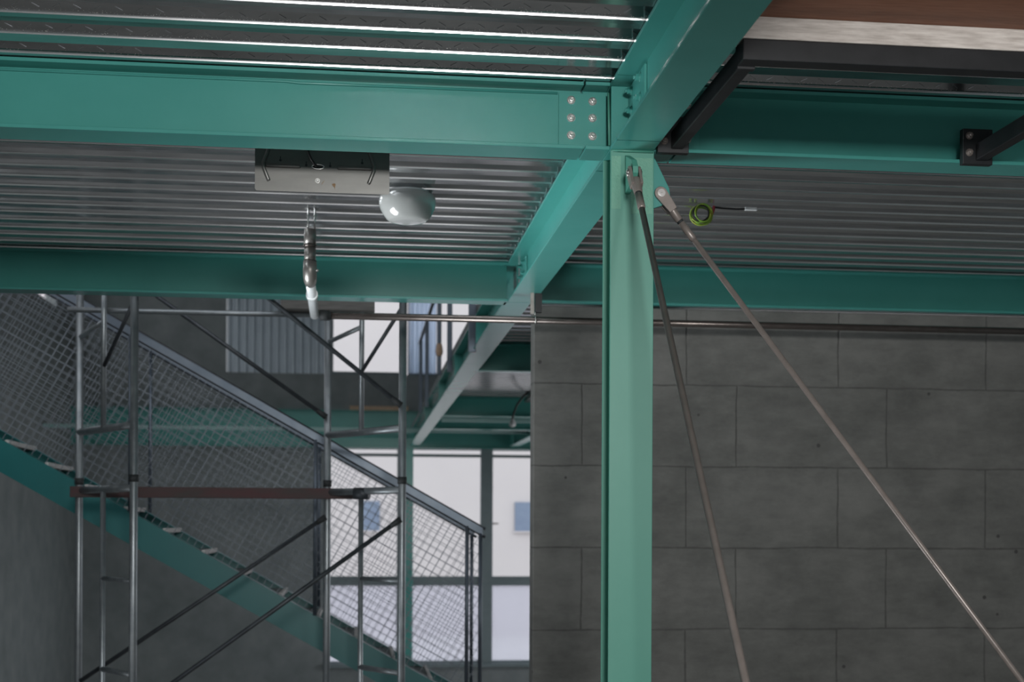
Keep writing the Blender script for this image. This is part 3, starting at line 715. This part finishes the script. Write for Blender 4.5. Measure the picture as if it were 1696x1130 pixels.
# ------------------------------------------------------------------ hanging bulb and cable tray in the far bay
hb = thing('hanging_bulb', 'small pale bulb on a cord hanging in the dark far bay', 'lamp', (2.07, 18.0, 1.36))
obj('cord', lambda bm: tube(bm, [(2.29, 18.0, 1.80), (2.22, 18.0, 1.74), (2.13, 18.0, 1.62), (2.085, 18.0, 1.50), (2.07, 18.0, 1.42)], 0.014, 8), RUBBER, hb)
obj('bulb', lambda bm: lathe(bm, (2.07, 18.0, 1.36), [(0.012, 0.07), (0.025, 0.06), (0.028, 0.04), (0.045, 0.015), (0.048, -0.01), (0.036, -0.036), (0.004, -0.046)], 20), WHITEP, hb)
t = thing('cable_tray', 'pale cable tray under the far deck at the block wall edge', 'cable tray', (2.3, 16, 1.72))
def ctr(bm):
    box(bm, 2.31, 2.43, 14.2, 18.6, 1.715, 1.719); box(bm, 2.31, 2.314, 14.2, 18.6, 1.719, 1.76); box(bm, 2.426, 2.43, 14.2, 18.6, 1.719, 1.76)
obj('channel', ctr, TRAYM, t)
obj('hanger', lambda bm: (box(bm, 2.36, 2.38, 15.0, 15.02, 1.718, ZT), box(bm, 2.36, 2.38, 17.6, 17.62, 1.718, ZT)), TRAYM, t)

# ------------------------------------------------------------------ guard rail posts fixed to the far long beam
rg = thing('void_railing', 'grey guard posts fixed along the open edge beside the distant long beam', 'railing', (0.97, 16, 1.8))
for y, zb, w in ((11.6, 1.50, 0.033), (14.55, 1.66, 0.028), (19.5, 1.70, 0.028), (21.5, 1.78, 0.028)):
    obj('post', lambda bm, y=y, zb=zb, w=w: box(bm, 0.975 - w, 0.975 + w, y - 0.02, y + 0.02, zb, 2.95), RAILM, rg, 0.004)
def post_b(bm): box(bm, 0.948, 1.004, 16.48, 16.52, 1.84, 2.95)
pb = obj('post', post_b, RAILM, rg, 0.004)
obj('brown_shoe', lambda bm: lathe(bm, (0.976, 16.5, 2.13), [(0.03, 0.10), (0.042, 0.05), (0.048, 0.0), (0.035, -0.05), (0.02, -0.06)], 16), WOOD, pb)
obj('rail', lambda bm: box(bm, 0.955, 0.995, 11.5, 22.0, 2.95, 2.99), RAILM, rg)

# ------------------------------------------------------------------ scaffold tower
sc = thing('scaffold_tower', 'grey tubular scaffold tower standing in front of the stair', 'scaffold', (-0.7, 9.85, ZF))
PR, PLf, PM = V((0.300, 9.42, 0)), V((-0.245, 10.30, 0)), V((0.012, 9.86, 0))
OFF = V((-1.85, 0, 0))
TOP = 2.35
def post(p, z0, z1, r=0.0275, m=SCAF):
    o = obj('post', lambda bm: cyl(bm, (p.x, p.y, z0), (p.x, p.y, z1), r, seg=18), m, sc)
    return o
def atz(p, z): return V((p.x, p.y, z))
def member(name, a, b, r, m=SCAF, parent=None): return obj(name, lambda bm: cyl(bm, a, b, r, seg=14), m, parent or sc)
for off in (V((0, 0, 0)), OFF):
    for p in (PR, PLf):
        po = post(p + off, ZF + 0.02, TOP)
        obj('base_plate', lambda bm, q=p + off: box(bm, q.x - 0.07, q.x + 0.07, q.y - 0.07, q.y + 0.07, ZF, ZF + 0.02), SCAF, po)
        obj('collar', lambda bm, q=p + off: cyl(bm, (q.x, q.y, 0.275), (q.x, q.y, 0.325), 0.033, seg=18), DARKM, po)
    post(PM + off, 0.675, TOP, 0.0195); post(PM + off, -2.9, 0.215, 0.0195)
    for z, a, b, r in ((0.670, PLf, PR, 0.0265), (0.232, PLf, PR, 0.026), (-1.065, PM, PR, 0.020), (-0.412, PM, PR, 0.017), (-2.9, PLf, PR, 0.026)):
        member('rung', atz(a + off, z), atz(b + off, z), r)
    member('strut', atz(PLf + off, 1.385), atz(PM + off, 1.445), 0.0175)
    member('strut', atz(PM + off, 1.115), atz(PR + off, 1.535), 0.0145, SCAFD)
for p, z0, z1 in ((PR, 0.835, 2.27), (PR, 0.020, -1.30), (PLf, 0.815, 2.09), (PLf, 0.036, -1.20)):
    a = atz(p, z0) + V((-0.02, -0.035, 0)); b = atz(p + OFF, z1) + V((0.02, -0.035, 0))
    o = member('diagonal_brace', a, b, 0.0165, SCAFD)
    obj('end_clip', lambda bm, a=a, b=b: cyl(bm, a - (b - a).normalized()*0.012, a + (b - a).normalized()*0.075, 0.024, 0.018, seg=12), DARKM, o)
obj('guard_board', lambda bm: box(bm, -2.15, -0.04, 10.235, 10.268, 0.180, 0.262), REDM, sc, 0.004)
obj('coupler', lambda bm: cyl(bm, atz(PM, 0.215) + V((-0.05, 0.0, 0.0)), atz(PM, 0.215) + V((0.06, -0.03, 0.0)), 0.044, seg=16), SCAFD, sc)
obj('platform_board', lambda bm: box(bm, -0.575, 0.105, 9.78, 10.02, 1.552, 1.64), PLANKM, sc, 0.004)
member('platform_bearer', V((-2.1, 9.9, 1.53)), V((0.05, 9.9, 1.53)), 0.02, SCAF)

# ------------------------------------------------------------------ stair with guards
SY0, SY1 = 11.40, 12.40
def zs(x): return -0.514 - 0.568*(x + 0.849)
st = thing('staircase', 'teal steel stair climbing left behind the scaffold', 'stairs', (0, 11.9, ZF))
XA, XB = -4.9, 4.0
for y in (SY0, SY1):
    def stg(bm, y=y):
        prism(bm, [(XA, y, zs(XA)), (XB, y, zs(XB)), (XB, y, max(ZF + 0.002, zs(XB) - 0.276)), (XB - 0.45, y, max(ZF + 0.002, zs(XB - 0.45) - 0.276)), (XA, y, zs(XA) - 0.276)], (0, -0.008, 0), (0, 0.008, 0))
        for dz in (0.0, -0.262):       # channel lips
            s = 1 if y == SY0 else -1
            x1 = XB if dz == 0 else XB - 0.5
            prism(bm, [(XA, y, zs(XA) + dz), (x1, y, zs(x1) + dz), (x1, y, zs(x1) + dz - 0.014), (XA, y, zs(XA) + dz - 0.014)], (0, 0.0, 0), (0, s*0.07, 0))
    obj('stringer', stg, TEAL_SHADE, st)
x = -0.849 - 0.32*12
GO = 0.32; k = 0
while x < XB - 0.4:
    td = obj('tread', lambda bm, x=x: box(bm, x - 0.09, x + 0.17, SY0 + 0.01, SY1 - 0.01, zs(x) - 0.125, zs(x) - 0.092), TREAD, st, 0.004)
    obj('nosing', lambda bm, x=x: box(bm, x + 0.171, x + 0.20, SY0 + 0.01, SY1 - 0.01, zs(x) - 0.125, zs(x) - 0.086), NOSE, td, 0.003)
    x += GO
GX = 1.055
def guard(name, lab, y, gx, posts):
    gd = thing(name, lab, 'railing', (0, y, zs(0)))
    def zr(x): return 0.968 - 0.5612*(x + 0.791)
    xa = XA
    def rail(bm): prism(bm, [(xa, y, zr(xa) + 0.030), (gx, y, zr(gx) + 0.030), (gx, y, zr(gx) - 0.040), (xa, y, zr(xa) - 0.040)], (0, -0.012, 0), (0, 0.012, 0))
    hr = obj('handrail', rail, RAILM, gd)
    for dz in (0.030, -0.040):
        obj('rail_edge', lambda bm, dz=dz: cyl(bm, (xa, y, zr(xa) + dz), (gx + 0.02, y, zr(gx + 0.02) + dz), 0.0125, seg=10), RAILD, hr)
    for px in posts:
        obj('post', lambda bm, px=px: cyl(bm, (px, y, zs(px)), (px, y, zr(px) - 0.03), 0.017, seg=12), RAILM, gd)
    ux = V((1, 0, -0.5645)).normalized(); uz = V((0.5645, 0, 1)).normalized()
    def mesh(bm):
        P0 = V((xa, y, zr(xa) - 0.05)); step, hw = 0.066, 0.0021
        def clip(a, d):     # clip the line a + t d to the parallelogram between rail, stringer and end post
            t0, t1 = -20.0, 20.0
            def half(f0, f1, t0, t1):
                # f(t) = f0 + t*f1 >= 0
                if abs(f1) < 1e-9: return (t0, t1) if f0 >= 0 else (1, 0)
                t = -f0/f1
                return (max(t0, t), t1) if f1 > 0 else (t0, min(t1, t))
            t0, t1 = half(a.x - xa, d.x, t0, t1); t0, t1 = half(gx - a.x, -d.x, t0, t1)
            t0, t1 = half(zr(a.x) - 0.05 - a.z, -0.5612*d.x - d.z, t0, t1)
            t0, t1 = half(a.z - zs(a.x) - 0.01, d.z + 0.568*d.x, t0, t1)
            return t0, t1
        for dd, nn in ((ux, uz), (uz, ux)):
            for i in range(-130, 220):
                a = P0 + nn*(i*step)
                t0, t1 = clip(a, dd)
                if t1 - t0 < 0.02: continue
                c = a + dd*(0.5*(t0 + t1))
                obox(bm, c, dd, V((0, 1, 0)), nn, 0.5*(t1 - t0), 0.002, hw)
    obj('wire_mesh', mesh, MESHM, gd)
    return gd
guard('stair_guard', 'near stair guard with flat handrail and square wire mesh on posts', SY0 - 0.03, GX, (-3.4, -1.9, -0.37, 0.92, 1.035))
guard('stair_guard', 'far stair guard of wire mesh seen through the near one', SY1 + 0.03, GX + 0.02, (-3.4, -1.9, -0.37, 1.05))

# ------------------------------------------------------------------ light and camera
w = bpy.data.worlds.new('overcast'); S.world = w; w.use_nodes = True
nt = w.node_tree; bg = nt.nodes['Background']
tc = N(nt, 'ShaderNodeTexCoord'); sx = N(nt, 'ShaderNodeSeparateXYZ'); nt.links.new(tc.outputs['Generated'], sx.inputs['Vector'])
r = ramp(nt, [(0.45, (0.80, 0.81, 0.84)), (0.60, (0.95, 0.96, 1.0))])
mr = N(nt, 'ShaderNodeMapRange'); mr.inputs['From Min'].default_value = -1; nt.links.new(sx.outputs['Z'], mr.inputs['Value'])
nt.links.new(mr.outputs['Result'], r.inputs['Fac']); nt.links.new(r.outputs['Color'], bg.inputs['Color'])
bg.inputs['Strength'].default_value = 1.0

# area lights added for sources behind the viewer, placed by the rod shadows
for lx, wdt, en in ((0.50, 0.85, 160), (2.15, 0.45, 28)):
    al = bpy.data.lights.new('window_daylight', 'AREA'); al.shape = 'RECTANGLE'; al.size = wdt; al.size_y = 0.6
    al.energy = en; al.color = (1.0, 0.985, 0.96)
    ao = bpy.data.objects.new('window_daylight', al); COL.objects.link(ao); ao.location = (lx, -2.1, 1.30)
    ao.rotation_euler = (math.radians(90), 0, 0)
# area light added for daylight from the left, spread narrowed to spare the stair
al = bpy.data.lights.new('side_daylight', 'AREA'); al.shape = 'RECTANGLE'; al.size = 2.2; al.size_y = 2.4
al.energy = 36; al.color = (0.93, 0.97, 1.0); al.spread = math.radians(62)
ao = bpy.data.objects.new('side_daylight', al); COL.objects.link(ao); ao.location = (WL - 0.15, 7.1, -1.9)
ao.rotation_euler = V((1.0, 0.03, 0.8)).to_track_quat('-Z', 'Y').to_euler()
F = 2200.0
yaw = math.atan(253/F)
cam = bpy.data.cameras.new('camera'); co = bpy.data.objects.new('camera', cam); COL.objects.link(co)
cam.sensor_fit = 'HORIZONTAL'; cam.sensor_width = 36.0; cam.lens = F/1696*36.0
cam.shift_x = 0.0; cam.shift_y = (867.3 - 565.0)/1696
cam.clip_start = 0.05; cam.clip_end = 300
right = V((math.cos(yaw), -math.sin(yaw), 0)); fwd = V((math.sin(yaw), math.cos(yaw), 0)); up = V((0, 0, 1))
M3 = Matrix((right, up, -fwd)).transposed() @ Matrix.Rotation(0.005, 3, 'Z')
co.matrix_world = M3.to_4x4()
cam.dof.use_dof = True; cam.dof.focus_distance = 5.45; cam.dof.aperture_fstop = 2.9
S.camera = co
S.view_settings.view_transform = 'Standard'; S.view_settings.look = 'None'
S.view_settings.gamma = 1.0; S.view_settings.use_curve_mapping = False
S.view_settings.exposure = 0.8
